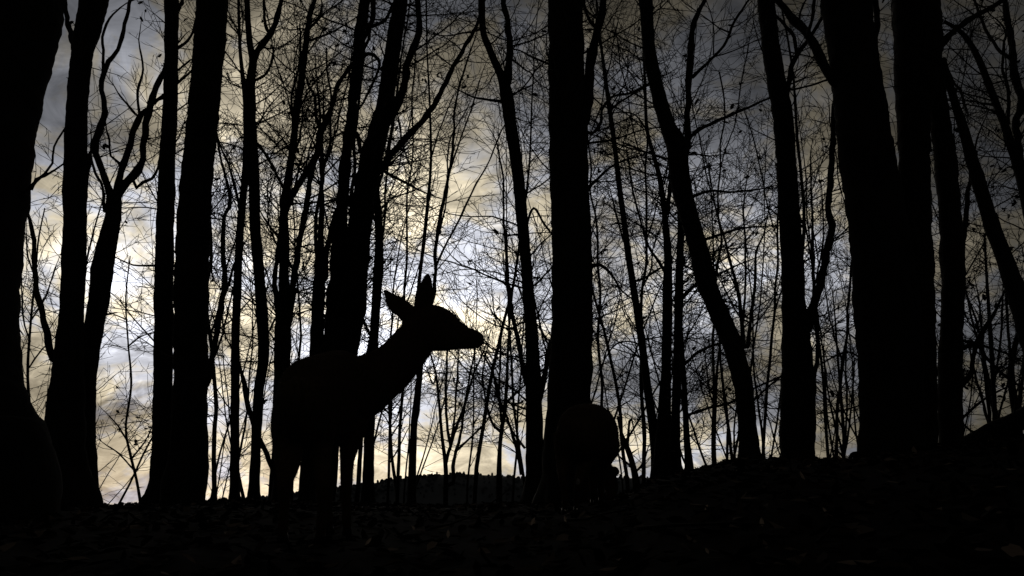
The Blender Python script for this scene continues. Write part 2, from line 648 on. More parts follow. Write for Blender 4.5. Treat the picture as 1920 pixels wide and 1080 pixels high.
tree("bare_tree", "crooked tree forking into several winding limbs beside the thin-forked trunk", 6.9,
     [(160, 930, 44), (160, 820, 36), (163, 740, 30), (168, 680, 30), (175, 620, 34), (186, 560, 36), (192, 500, 38), (203, 450, 34), (212, 405, 27), (214, 372, 26)],
     [[(210, 372, 18), (200, 345, 14), (188, 308, 12), (176, 277, 14), (184, 248, 13), (196, 210, 11), (190, 170, 9), (193, 138, 9), (204, 116, 9), (222, 92, 8), (235, 45, 7), (244, 0, 6)],
      [(218, 372, 18), (232, 350, 17), (250, 330, 16), (265, 305, 13), (271, 262, 12), (280, 205, 12), (297, 155, 11), (309, 130, 9)],
      [(216, 370, 12), (226, 330, 12), (240, 285, 12), (250, 245, 11), (263, 215, 11), (276, 205, 8)],
      [(193, 140, 6), (194, 105, 5), (193, 70, 5), (205, 35, 4), (225, 15, 3)],
      [(248, 335, 8), (256, 352, 7), (268, 342, 6), (285, 335, 5), (296, 315, 4)],
      [(231, 322, 6), (222, 305, 5), (207, 292, 4), (206, 262, 4), (200, 245, 3)],
      [(196, 395, 7), (192, 350, 5), (178, 325, 5), (172, 300, 4)],
      [(262, 215, 6), (258, 180, 5), (268, 130, 4), (262, 90, 3)],
      [(255, 215, 5), (238, 195, 4), (222, 175, 3)]],
     nb_=11, yr=(60, 640), Lr=(.4, 1.1), flare=.3, leaves=.06)
tree("sapling", "thin crooked sapling stem beside the foot of the crooked forked tree", 7.6,
     [(175, 942, 12), (173, 900, 11), (170, 850, 10), (164, 825, 9), (168, 770, 8)], nb_=5, yr=(700, 900), Lr=(.3, .7), flare=.1)
tree("bare_tree", "slender straight trunk pressed close to a thicker straight one", 9.2,
     [(300, 950, 62), (303, 900, 44), (305, 820, 36), (306, 700, 34), (307, 540, 34), (309, 450, 32), (310, 400, 32), (314, 300, 28), (319, 200, 26), (321, 120, 24), (322, 0, 26)],
     [[(333, 90, 7), (345, 82, 6), (358, 68, 5), (366, 40, 4)], [(333, 132, 4), (345, 122, 4), (358, 112, 3)],
      [(332, 20, 9), (340, 8, 7), (342, 0, 6)],
      [(292, 498, 5), (270, 498, 4), (250, 497, 3), (232, 490, 3)]],
     nb_=20, yr=(40, 900), Lr=(.5, 1.6), leaves=.05)
tree("bare_tree", "thick straight trunk standing close against a slender one with joined foot", 8.6,
     [(338, 955, 106), (348, 900, 80), (354, 840, 66), (356, 760, 62), (358, 700, 60), (358, 600, 60), (359, 540, 62), (361, 480, 61), (365, 400, 60), (370, 320, 56),
      (377, 250, 55), (384, 180, 56), (389, 120, 54), (394, 60, 57), (400, 0, 55)],
     [[(388, 722, 11), (396, 680, 10), (406, 620, 11), (418, 560, 10), (422, 520, 11), (418, 470, 8), (419, 405, 7), (431, 388, 7), (427, 350, 5), (416, 310, 4), (406, 258, 4)],
      [(418, 560, 6), (430, 530, 5), (437, 500, 4)]],
     nb_=22, yr=(0, 900), Lr=(.5, 1.5), sides=18, flare=.06)
tree("bare_tree", "slim pole trunk crossing a leaning neighbour high up, near the joined pair", 9.6,
     [(439, 945, 19), (440, 860, 16), (441, 720, 16), (442, 620, 15), (445, 540, 15), (448, 470, 14), (452, 410, 14), (458, 350, 13), (463, 300, 16), (466, 250, 18), (462, 200, 12), (456, 150, 8), (450, 90, 6), (447, 0, 5)],
     [[(452, 400, 6), (438, 340, 5), (425, 300, 4), (408, 258, 4), (404, 200, 3)]],
     nb_=34, yr=(0, 900), Lr=(.6, 1.7))
tree("bare_tree", "slim leaning trunk with a high Y fork, behind the standing deer's rump", 9.3,
     [(476, 950, 20), (479, 860, 18), (485, 740, 18), (494, 670, 20), (492, 600, 22), (488, 540, 20), (482, 470, 20), (478, 420, 20), (476, 340, 20), (472, 290, 24), (468, 230, 24), (468, 180, 22), (471, 140, 16), (474, 112, 14), (467, 70, 11), (463, 0, 10)],
     [[(475, 116, 12), (482, 95, 11), (498, 75, 11), (512, 55, 10), (521, 30, 9), (528, 0, 8)],
      [(505, 65, 6), (496, 40, 6), (495, 0, 5)],
      [(480, 150, 6), (497, 140, 5), (508, 120, 4), (513, 95, 3)],
      [(520, 900, 9), (500, 852, 10), (482, 812, 10), (466, 765, 10), (458, 720, 9), (450, 690, 7), (446, 660, 5), (440, 620, 4)],
      [(482, 270, 7), (495, 285, 6), (508, 305, 6), (522, 335, 6), (531, 350, 5)]],
     nb_=42, yr=(0, 700), Lr=(.6, 1.8), leaves=.05)
tree("bare_tree", "clumped trunk dividing into three ascending stems behind the standing deer's back", 9.0,
     [(530, 955, 28), (530, 860, 26), (530, 760, 30), (529, 680, 30), (530, 620, 30), (533, 560, 22), (532, 500, 17), (531, 440, 16), (534, 380, 16), (538, 350, 15), (546, 300, 13), (551, 260, 13), (557, 205, 13),
      (565, 150, 13), (573, 85, 11), (580, 35, 9), (590, 0, 8)],
     [[(540, 375, 13), (552, 358, 13), (570, 330, 12), (590, 300, 12), (598, 270, 12), (600, 245, 11), (618, 218, 10), (626, 180, 9), (636, 155, 9), (660, 122, 8)],
      [(526, 600, 12), (515, 545, 11), (517, 500, 10), (522, 460, 9), (530, 420, 8)],
      [(540, 610, 14), (549, 540, 13), (556, 490, 12), (564, 440, 12), (575, 385, 11), (583, 335, 10), (592, 290, 8)],
      [(545, 300, 6), (560, 265, 5), (566, 232, 4)],
      [(600, 245, 7), (592, 215, 6), (590, 180, 5), (578, 160, 4), (572, 140, 3)],
      [(586, 48, 5), (600, 30, 5), (604, 8, 4)]],
     nb_=60, yr=(0, 680), Lr=(.6, 1.9))
tree("bare_tree", "multi-stemmed tree with the heaviest leaning stem and a long right-reaching limb, behind the standing deer", 8.8,
     [(577, 955, 34), (578, 900, 26), (581, 850, 26), (600, 760, 60), (632, 665, 74), (655, 590, 56), (665, 540, 48), (672, 450, 46), (684, 360, 42), (696, 300, 44), (710, 245, 38), (720, 205, 32), (730, 140, 31), (741, 65, 29), (752, 0, 27)],
     [[(728, 225, 20), (742, 200, 18), (753, 180, 17), (760, 145, 15), (766, 110, 14), (779, 82, 14), (786, 50, 12), (783, 0, 10)],
      [(714, 318, 16), (730, 295, 15), (752, 268, 13), (780, 240, 12), (805, 210, 12), (830, 168, 10), (850, 125, 9), (875, 82, 8), (895, 45, 6), (905, 10, 5)],
      [(622, 700, 36), (622, 640, 34), (626, 590, 32), (631, 530, 31), (637, 450, 29), (642, 370, 24), (648, 300, 21), (656, 240, 21), (662, 185, 21), (668, 130, 21), (675, 70, 21), (684, 0, 21)],
      [(600, 720, 26), (595, 650, 24), (597, 580, 24), (600, 520, 20), (601, 460, 15), (602, 410, 11), (604, 340, 9), (602, 280, 7), (606, 230, 5)],
      [(610, 520, 12), (613, 470, 10), (628, 410, 10), (640, 385, 9)],
      [(674, 80, 10), (692, 55, 9), (699, 25, 9), (701, 0, 8)],
      [(668, 130, 8), (690, 100, 7), (708, 110, 6), (710, 130, 5), (695, 165, 5), (680, 195, 4)],
      [(656, 380, 9), (668, 365, 8), (680, 340, 8)],
      [(668, 250, 8), (678, 285, 8), (690, 300, 8)],
      [(678, 56, 7), (720, 40, 6), (735, 10, 5)]],
     nb_=85, yr=(0, 660), Lr=(.6, 1.9), sides=18)
tree("bare_tree", "slim trunk behind the standing deer's chest, ending against the heavy leaning stem", 9.9,
     [(690, 950, 22), (691, 880, 20), (693, 800, 20), (697, 700, 18), (702, 620, 17), (706, 560, 18), (710, 500, 19), (711, 455, 16), (709, 400, 14), (704, 340, 11), (700, 290, 8)],
     [[(716, 390, 4), (740, 370, 3), (770, 360, 3), (800, 345, 2)]],
     nb_=26, yr=(300, 900), Lr=(.5, 1.4))
tree("young_tree", "thin twin-stemmed young tree rising behind the standing deer's ears", 7.8,
     [(772, 958, 17), (773, 890, 15), (776, 800, 13), (780, 770, 15), (785, 720, 12), (789, 680, 11), (792, 640, 10), (787, 590, 8), (785, 540, 7), (795, 450, 7), (803, 370, 6), (808, 300, 5), (806, 200, 4), (801, 100, 3), (799, 0, 3)],
     [[(794, 630, 10), (809, 570, 8), (815, 530, 7), (818, 460, 7), (828, 390, 7), (841, 330, 6), (850, 270, 5), (853, 200, 4), (868, 140, 4), (884, 90, 3)],
      [(815, 505, 5), (835, 460, 4), (858, 420, 4), (885, 360, 4), (918, 300, 3), (940, 245, 3)],
      [(842, 325, 4), (860, 270, 3), (885, 200, 3), (900, 150, 2)],
      [(820, 450, 3), (838, 370, 3), (842, 270, 3), (870, 215, 2)],
      [(806, 310, 3), (822, 250, 3), (850, 180, 2)]],
     cat="tree", nb_=30, yr=(40, 560), Lr=(.4, 1.1), flare=.2, lev=2)
tree("bare_tree", "slim trunk with a high Y fork standing beside the trunk behind the grazing deer", 8.2,
     [(1004, 950, 44), (1003, 890, 34), (1002, 800, 32), (1000, 720, 30), (998, 640, 25), (991, 560, 22), (986, 490, 21), (979, 410, 22), (970, 320, 22), (960, 250, 23), (950, 180, 25), (943, 150, 20), (935, 132, 15), (919, 95, 13), (906, 58, 12), (903, 0, 13)],
     [[(949, 165, 16), (954, 125, 14), (955, 70, 12), (949, 30, 11), (944, 0, 10)],
      [(988, 720, 11), (975, 660, 9), (962, 597, 9), (951, 530, 7), (949, 470, 6), (944, 400, 4), (943, 330, 4), (932, 270, 3)],
      [(1010, 750, 14), (1020, 710, 11), (1029, 660, 9), (1040, 610, 7)],
      [(938, 190, 6), (915, 187, 5), (890, 183, 4), (866, 172, 3)],
      [(985, 430, 5), (1000, 390, 5), (1020, 420, 4), (1036, 440, 4)]],
     nb_=55, yr=(0, 880), Lr=(.6, 1.9))
tree("bare_tree", "big straight trunk rising directly behind the grazing deer, with a limb leaving high up", 7.2,
     [(1066, 960, 130), (1066, 900, 98), (1066, 830, 88), (1067, 750, 83), (1070, 690, 80), (1073, 620, 78), (1074, 540, 76), (1073, 480, 75), (1070, 400, 73), (1067, 300, 73), (1065, 210, 73), (1062, 120, 66), (1061, 0, 65)],
     [[(1090, 230, 28), (1102, 180, 22), (1107, 120, 20), (1114, 85, 17), (1124, 40, 14), (1131, 0, 12)],
      [(1122, 55, 7), (1106, 40, 6), (1098, 20, 5), (1096, 0, 4)],
      [(1108, 250, 7), (1124, 235, 6), (1131, 200, 6), (1150, 180, 5), (1180, 175, 4), (1220, 155, 4)],
      [(1108, 268, 5), (1150, 262, 4), (1200, 245, 3), (1240, 238, 3)],
      [(1106, 350, 6), (1130, 325, 5), (1160, 305, 4), (1200, 292, 3)],
      [(1112, 498, 7), (1130, 500, 6), (1150, 520, 5), (1165, 545, 4), (1185, 560, 3)],
      [(1030, 120, 5), (1005, 110, 4), (975, 95, 3), (960, 92, 3)]],
     nb_=40, yr=(0, 700), Lr=(.5, 1.6), sides=24)
tree("young_tree", "thin leaning trunk curving into the foot of a three-stemmed clump", 9.6,
     [(1236, 900, 28), (1231, 840, 22), (1222, 780, 17), (1213, 720, 15), (1204, 645, 14), (1194, 580, 14), (1186, 530, 13), (1177, 470, 12), (1168, 400, 11), (1160, 340, 10), (1152, 270, 9), (1143, 205, 9), (1134, 140, 7), (1124, 60, 5), (1118, 0, 4)],
     [[(1142, 208, 5), (1165, 190, 5), (1190, 175, 4), (1218, 158, 3)],
      [(1176, 470, 5), (1160, 420, 4), (1150, 380, 3)],
      [(1185, 530, 5), (1210, 520, 4), (1235, 505, 4)],
      [(1205, 650, 4), (1180, 640, 3), (1150, 650, 3), (1120, 700, 2)]],
     nb_=50, yr=(20, 840), Lr=(.5, 1.7))
tree("bare_tree", "tallest stem of a close three-stemmed clump beside the leaning forked trunk", 9.4,
     [(1240, 905, 36), (1243, 830, 28), (1246, 760, 24), (1249, 690, 18), (1251, 600, 19), (1252, 540, 18), (1252, 480, 15), (1247, 410, 11), (1238, 340, 10), (1226, 292, 8), (1213, 240, 7), (1209, 150, 5), (1205, 60, 4)],
     [[(1252, 400, 8), (1256, 350, 8), (1260, 320, 6)],
      [(1252, 520, 6), (1235, 490, 6), (1215, 460, 5), (1200, 410, 4), (1185, 350, 4), (1178, 300, 3)],
      [(1210, 240, 4), (1190, 215, 3), (1165, 210, 3)]],
     nb_=45, yr=(40, 860), Lr=(.5, 1.6), leaves=.05)
tree("young_tree", "straight middle stem of the close three-stemmed clump", 9.8,
     [(1262, 905, 18), (1264, 840, 17), (1268, 740, 16), (1271, 640, 16), (1273, 560, 16), (1275, 480, 14), (1277, 420, 12), (1280, 360, 9), (1282, 320, 7)],
     [[(1278, 560, 8), (1288, 548, 8), (1302, 536, 7), (1312, 532, 6)], [(1275, 690, 6), (1310, 660, 6), (1345, 645, 5), (1372, 640, 4)]],
     nb_=30, yr=(300, 880), Lr=(.5, 1.4), leaves=.10)
tree("young_tree", "thinnest bowed stem of the close three-stemmed clump", 9.2,
     [(1290, 900, 14), (1289, 850, 12), (1286, 790, 11), (1283, 720, 10), (1279, 660, 9), (1276, 600, 7), (1274, 540, 6), (1280, 480, 4)],
     [[(1284, 780, 6), (1330, 765, 5), (1370, 755, 5), (1400, 735, 4), (1465, 705, 3)]],
     nb_=22, yr=(520, 860), Lr=(.4, 1.2), leaves=.10)
tree("bare_tree", "thick leaning trunk forking high, slanting away from the three-stemmed clump", 8.0,
     [(1410, 880, 40), (1406, 855, 34), (1401, 795, 33), (1392, 715, 35), (1371, 640, 37), (1349, 590, 35), (1328, 540, 36), (1313, 480, 36), (1296, 420, 35), (1279, 360, 37), (1272, 310, 40), (1268, 270, 38), (1252, 235, 29), (1238, 190, 27), (1224, 130, 25), (1216, 80, 23), (1211, 0, 26)],
     [[(1280, 290, 20), (1289, 255, 14), (1289, 210, 12), (1291, 160, 12), (1294, 110, 13), (1296, 75, 12), (1302, 40, 10), (1322, 0, 7)],
      [(1298, 145, 7), (1318, 125, 6), (1345, 100, 6), (1362, 78, 5), (1376, 42, 5), (1404, 0, 4)],
      [(1296, 255, 7), (1320, 238, 7), (1360, 220, 6), (1395, 205, 5), (1442, 184, 4)],
      [(1392, 655, 9), (1391, 600, 8), (1386, 555, 7), (1374, 510, 6), (1364, 470, 5), (1352, 425, 4), (1340, 380, 3), (1330, 320, 2)],
      [(1402, 650, 8), (1407, 600, 6), (1413, 560, 6), (1417, 500, 5), (1418, 470, 4), (1432, 440, 3), (1440, 400, 2)],
      [(1395, 600, 5), (1398, 520, 4), (1397, 450, 4), (1394, 390, 3), (1400, 340, 2)],
      [(1298, 370, 6), (1330, 358, 5), (1370, 360, 4), (1418, 356, 3)],
      [(1320, 450, 6), (1350, 440, 5), (1390, 428, 4), (1430, 425, 3)],
      [(1405, 760, 4), (1430, 735, 4), (1465, 705, 3)]],
     nb_=75, yr=(0, 800), Lr=(.5, 1.7), leaves=.03, sides=16)
tree("bare_tree", "straight trunk with a curved side stem and small high fork, next to the double trunk", 8.4,
     [(1494, 885, 64), (1495, 840, 61), (1496, 780, 63), (1497, 715, 62), (1493, 640, 51), (1488, 560, 43), (1486, 500, 41), (1482, 440, 39), (1478, 370, 37), (1473, 290, 36), (1468, 220, 37), (1458, 165, 34), (1449, 110, 33), (1441, 50, 31), (1436, 0, 31)],
     [[(1505, 650, 22), (1514, 610, 22), (1523, 580, 18), (1536, 540, 15), (1547, 490, 14), (1556, 445, 14), (1560, 422, 14), (1553, 392, 12), (1557, 340, 12), (1561, 280, 11), (1564, 200, 10)],
      [(1522, 715, 12), (1532, 680, 8), (1534, 650, 8), (1529, 605, 7), (1526, 540, 6), (1524, 470, 6), (1522, 390, 4), (1520, 300, 3)],
      [(1472, 185, 13), (1480, 150, 10), (1486, 118, 10), (1500, 95, 10), (1512, 80, 8)],
      [(1494, 100, 7), (1488, 70, 7), (1470, 45, 6), (1457, 32, 5)],
      [(1486, 168, 5), (1520, 160, 4), (1550, 150, 4)],
      [(1526, 510, 4), (1510, 420, 3), (1503, 350, 3), (1500, 300, 2)],
      [(1530, 530, 4), (1544, 440, 3), (1540, 350, 2)]],
     nb_=50, yr=(100, 820), Lr=(.5, 1.5), leaves=.03, sides=18, flare=.05)
tree("bare_tree", "heaviest trunk of the double pair joined low down, leaning toward its straight twin", 7.4,
     [(1672, 890, 122), (1672, 850, 112), (1672, 780, 112), (1670, 700, 112), (1665, 600, 116), (1656, 520, 110), (1650, 450, 104), (1642, 400, 100), (1634, 350, 100), (1624, 290, 96), (1616, 230, 92), (1609, 170, 88), (1600, 110, 85), (1592, 50, 86), (1584, 0, 87)],
     [[(1572, 160, 20), (1556, 140, 18), (1540, 112, 18), (1528, 90, 18), (1514, 62, 17), (1498, 45, 15), (1480, 28, 13), (1458, 0, 12)],
      [(1514, 64, 7), (1522, 40, 6), (1527, 0, 6)],
      [(1500, 48, 5), (1500, 25, 4), (1508, 5, 4)],
      [(1636, 100, 14), (1640, 70, 12), (1645, 40, 11), (1640, 0, 11)],
      [(1608, 850, 8), (1590, 862, 5), (1575, 850, 4)]],
     nb_=18, yr=(0, 700), Lr=(.5, 1.3), sides=26, flare=.04)
tree("bare_tree", "straight twin of the double pair joined low down to the heaviest trunk", 7.5,
     [(1722, 880, 72), (1721, 840, 66), (1720, 760, 68), (1719, 650, 66), (1718, 560, 62), (1716, 470, 60), (1715, 380, 56), (1714, 300, 54), (1713, 220, 58), (1718, 150, 76), (1722, 90, 82), (1719, 40, 82), (1717, 0, 82)],
     [[(1762, 85, 16), (1782, 65, 12), (1805, 45, 11), (1832, 28, 10), (1852, 18, 9), (1880, 0, 8)]],
     nb_=10, yr=(0, 600), Lr=(.4, 1.2), sides=22, flare=.04)
tree("bare_tree", "narrower trunk just beyond the double pair, with a thin upright side branch", 7.7,
     [(1783, 870, 44), (1783, 830, 40), (1782, 760, 42), (1782, 680, 42), (1785, 600, 38), (1787, 540, 40), (1785, 470, 42), (1781, 400, 38), (1775, 320, 38), (1766, 250, 36), (1757, 190, 34), (1750, 130, 34), (1742, 60, 30), (1740, 0, 28)],
     [[(1800, 460, 12), (1808, 430, 10), (1812, 395, 9), (1817, 350, 8), (1824, 300, 5)],
      [(1800, 722, 13), (1815, 708, 11), (1823, 695, 10), (1825, 670, 9), (1832, 640, 10), (1845, 618, 8), (1857, 600, 7), (1870, 575, 5), (1880, 555, 4)],
      [(1833, 645, 8), (1848, 668, 7), (1868, 690, 6), (1890, 708, 6), (1906, 720, 5)],
      [(1803, 640, 7), (1820, 640, 6), (1833, 645, 6)],
      [(1803, 785, 5), (1825, 765, 5), (1850, 745, 4), (1875, 732, 4)],
      [(1802, 790, 4), (1820, 808, 4), (1840, 814, 3)]],
     nb_=22, yr=(250, 800), Lr=(.4, 1.2), leaves=.08, flare=.05)
tree("bare_tree", "trunk slanting strongly away from the double pair near the fallen log", 7.0,
     [(1985, 880, 56), (1965, 760, 46), (1938, 650, 40), (1914, 570, 36), (1898, 525, 32), (1880, 475, 28), (1862, 430, 27), (1845, 375, 25), (1832, 330, 24), (1818, 285, 20), (1806, 240, 17), (1790, 190, 14), (1778, 150, 12), (1768, 110, 10)],
     [[(1772, 118, 5), (1785, 150, 5), (1800, 170, 5), (1808, 195, 4)]],
     nb_=22, yr=(100, 500), Lr=(.4, 1.2), leaves=.06)
tree("bare_tree", "slim bowed trunk beyond the slanting trunk, one limb sweeping low toward the twin trunks", 8.8,
     [(1975, 860, 30), (1965, 700, 26), (1950, 540, 24), (1935, 430, 22), (1922, 360, 20), (1908, 310, 18), (1897, 275, 15), (1884, 235, 14), (1872, 205, 13), (1858, 170, 12), (1845, 135, 12), (1832, 105, 11), (1815, 75, 9), (1796, 55, 8), (1770, 40, 6)],
     [[(1920, 350, 14), (1912, 290, 13), (1905, 230, 13), (1916, 190, 14), (1902, 140, 14), (1897, 80, 12), (1888, 30, 11), (1884, 0, 10)],
      [(1895, 110, 7), (1870, 90, 6), (1850, 60, 5), (1838, 30, 5)],
      [(1888, 245, 7), (1892, 180, 6), (1880, 120, 5), (1886, 60, 4)]],
     nb_=55, yr=(0, 600), Lr=(.5, 1.6), leaves=.06)
tree("sapling", "forked sapling growing up from beside the fallen log", 8.2,
     [(1908, 830, 18), (1906, 780, 15), (1898, 730, 13), (1896, 690, 11), (1903, 650, 9), (1914, 610, 8), (1925, 560, 7), (1928, 480, 5)],
     [[(1910, 790, 8), (1914, 740, 7), (1918, 700, 6), (1926, 660, 5)], [(1898, 690, 6), (1892, 640, 5), (1888, 580, 5), (1886, 520, 3)]],
     nb_=20, yr=(480, 800), Lr=(.3, .9), leaves=.08)
tree("sapling", "slim bundle of upright stems behind the fallen log", 8.6,
     [(1866, 825, 10), (1865, 770, 8), (1862, 710, 8), (1858, 640, 8), (1854, 580, 6), (1850, 520, 5), (1846, 440, 4)],
     [[(1860, 815, 7), (1852, 750, 6), (1846, 690, 6), (1842, 640, 5), (1838, 590, 4)],
      [(1858, 815, 6), (1845, 760, 5), (1833, 720, 5), (1822, 680, 4)],
      [(1866, 810, 5), (1878, 760, 4), (1890, 715, 4)],
      [(1864, 720, 4), (1876, 640, 4), (1880, 560, 3)]],
     nb_=40, yr=(440, 780), Lr=(.3, 1.0), leaves=.15)
# traced shrubs and saplings on the brow
tree("shrub", "fan-shaped shrub of slim upright stems under the standing deer's muzzle", 10.4,
     [(836, 905, 9), (835, 870, 8), (828, 810, 6), (822, 740, 5), (817, 700, 4), (806, 660, 3), (798, 630, 2)],
     [[(836, 872, 7), (844, 838, 7), (858, 795, 6), (872, 760, 5), (882, 720, 4), (893, 690, 4), (910, 650, 3)],
      [(844, 832, 6), (838, 795, 5), (836, 740, 5), (838, 680, 4), (840, 620, 3)],
      [(845, 832, 5), (852, 790, 4), (856, 720, 4), (860, 660, 3)],
      [(850, 905, 8), (850, 865, 7), (860, 830, 6), (868, 785, 5), (876, 730, 4), (890, 660, 3)],
      [(862, 840, 5), (885, 818, 4), (905, 798, 4), (918, 780, 3), (930, 740, 2)],
      [(818, 700, 3), (812, 720, 3), (800, 690, 2)]],
     nb_=46, yr=(600, 860), Lr=(.4, 1.0), flare=.1)
tree("shrub", "leggy shrub with a bent main stem beside the slim Y-forked trunk", 10.0,
     [(936, 905, 11), (936, 870, 9), (938, 830, 8), (943, 790, 8), (947, 765, 8), (950, 720, 6), (952, 670, 5), (955, 610, 4), (962, 540, 3)],
     [[(940, 810, 6), (928, 800, 5), (918, 780, 5), (908, 740, 4), (905, 700, 4), (912, 660, 3)],
      [(946, 770, 6), (938, 755, 6), (930, 720, 5), (920, 690, 4), (905, 665, 3)],
      [(948, 755, 5), (960, 745, 5), (975, 730, 4), (985, 722, 3)],
      [(940, 790, 5), (936, 740, 4), (938, 680, 4), (940, 620, 3)],
      [(978, 890, 7), (970, 850, 6), (960, 810, 6), (952, 785, 5), (945, 770, 4)],
      [(984, 840, 5), (965, 815, 4), (950, 790, 4)]],
     nb_=46, yr=(560, 860), Lr=(.4, 1.1), flare=.1)
tree("sapling", "single thin upright sapling between the standing deer's chest and the twin-stemmed young tree", 8.9,
     [(729, 960, 6), (729, 890, 5), (730, 830, 5), (732, 785, 5), (735, 740, 4), (736, 700, 3), (738, 640, 2)],
     [[(731, 822, 4), (745, 800, 3), (760, 780, 2)], [(729, 870, 3), (745, 845, 3), (762, 810, 2)], [(732, 780, 3), (720, 765, 3), (712, 755, 2)]],
     nb_=8, yr=(640, 860), Lr=(.25, .5), flare=.05, lev=1)
tree("sapling", "bowed little sapling at the grazing deer's shoulder", 7.4,
     [(1196, 950, 14), (1193, 905, 13), (1186, 870, 11), (1178, 845, 10), (1170, 825, 8), (1163, 805, 5), (1158, 780, 4)],
     [[(1176, 842, 6), (1178, 815, 5), (1180, 790, 5), (1184, 785, 4), (1187, 797, 3)], [(1190, 880, 5), (1175, 868, 4), (1160, 855, 3)],
      [(1192, 885, 5), (1205, 870, 4), (1212, 850, 3)]],
     nb_=8, yr=(760, 890), Lr=(.2, .45), flare=.1, lev=1)
tree("sapling", "thin upright sapling on the brow between the clump and the thick leaning trunk", 8.8,
     [(1340, 885, 8), (1339, 840, 7), (1341, 770, 6), (1344, 700, 5), (1350, 640, 4), (1352, 560, 3)],
     [[(1341, 770, 4), (1332, 740, 3), (1326, 700, 3)], [(1362, 880, 5), (1364, 820, 5), (1362, 760, 4), (1356, 720, 3)],
      [(1380, 876, 5), (1376, 820, 4), (1380, 770, 3), (1386, 740, 3)]],
     nb_=26, yr=(560, 860), Lr=(.3, .8), flare=.05)
tree("shrub", "fine-stemmed fan shrub on the brow between the straight trunk and the double pair", 9.0,
     [(1582, 872, 7), (1582, 820, 6), (1578, 760, 6), (1574, 710, 5), (1570, 660, 4), (1566, 600, 3), (1560, 540, 2)],
     [[(1582, 860, 5), (1592, 800, 4), (1598, 740, 3), (1602, 680, 3)], [(1580, 850, 5), (1564, 790, 4), (1552, 730, 3), (1545, 670, 3)],
      [(1584, 840, 4), (1588, 760, 4), (1586, 680, 3), (1590, 600, 2)], [(1578, 800, 4), (1560, 760, 3), (1540, 735, 3)],
      [(1612, 670, 4), (1590, 660, 4), (1565, 668, 4), (1540, 682, 3)],
      [(1612, 760, 3), (1580, 770, 3), (1545, 775, 3)], [(1610, 640, 3), (1580, 620, 3), (1545, 625, 2)]],
     nb_=42, yr=(540, 850), Lr=(.3, .9), flare=.05)
tree("sapling", "leaf-hung wispy sapling growing between the crooked tree and the joined pair", 10.5,
     [(265, 955, 6), (256, 900, 5), (244, 850, 5), (236, 800, 4), (246, 720, 4), (240, 640, 3), (236, 560, 3), (244, 480, 2)],
     [[(240, 830, 3), (222, 800, 3), (205, 780, 2)], [(246, 860, 3), (270, 830, 3), (285, 800, 2)], [(240, 650, 3), (262, 632, 3), (280, 625, 2)],
      [(238, 600, 3), (215, 590, 2)], [(250, 880, 3), (222, 850, 3), (200, 835, 2)]],
     nb_=26, yr=(440, 900), Lr=(.4, .9), flare=.05, leaves=.12, lev=1)
tree("sapling", "wispy sapling growing between the massive leaning trunk and the thin-forked one", 9.5,
     [(62, 950, 6), (58, 800, 5), (52, 700, 5), (58, 600, 4), (66, 520, 4), (72, 450, 3), (84, 390, 2)],
     [[(56, 640, 4), (44, 600, 3), (42, 560, 3)], [(58, 600, 3), (84, 560, 3), (104, 500, 2)], [(66, 520, 3), (52, 480, 3), (50, 440, 2)], [(54, 690, 3), (74, 660, 3), (96, 640, 2)]],
     nb_=24, yr=(380, 800), Lr=(.4, 1.0), flare=.05, lev=2)

def slim(px, Y, ytop, w, label, group):
    ph = rng.random() * 50
    lean = rng.uniform(-.05, .09)
    pts = []
    y = 945
    while y > ytop:
        f_ = (945 - y) / (945 - ytop)
        wob = (9 * mnoise.noise(Vector((y * .006, ph, 0))) + 5 * mnoise.noise(Vector((y * .02, ph, 5)))) * (.3 + f_)
        pts.append((px + lean * (945 - y) + wob * 1.6, y, max(w * (1 - .75 * f_), 3)))
        y -= 45
    li = []
    for q in range(rng.randint(2, 3)):
        i = rng.randint(len(pts) // 3, len(pts) - 4)
        sgn = rng.choice((-1, 1))
        x0, y0, w0 = pts[i]
        b = [(x0, y0, w0 * .7)]
        for k in range(1, 7):
            b.append((x0 + sgn * (13 * k ** .8) + rng.uniform(-4, 4), y0 - 38 * k, max(w0 * .7 * (1 - k / 7.5), 2.5)))
        li.append(b)
    tree("young_tree", label, Y, pts, li, cat="tree", group=group, nb_=14, yr=(0, 860), Lr=(.5, 1.5), flare=.2)


for (px, Y, yt, w) in ((404, 10.6, 120, 9), (508, 11, 40, 12), (566, 10.8, 80, 12), (622, 11.2, 30, 13), (668, 10.5, 160, 9), (745, 11.5, 60, 7)):
    slim(px, Y, yt, w, "slim wavy forking stem in the close stand behind the standing deer", "slim stems behind the standing deer")
for (px, Y, yt, w) in ((1140, 11, 60, 7), (1205, 11.4, 20, 8), (1335, 11, 120, 7), (1425, 11.2, 100, 7), (1560, 10.8, 150, 7)):
    slim(px, Y, yt, w, "slim wavy forking stem behind the leaning trunk and the three-stemmed clump", "slim stems behind the leaning trunk")

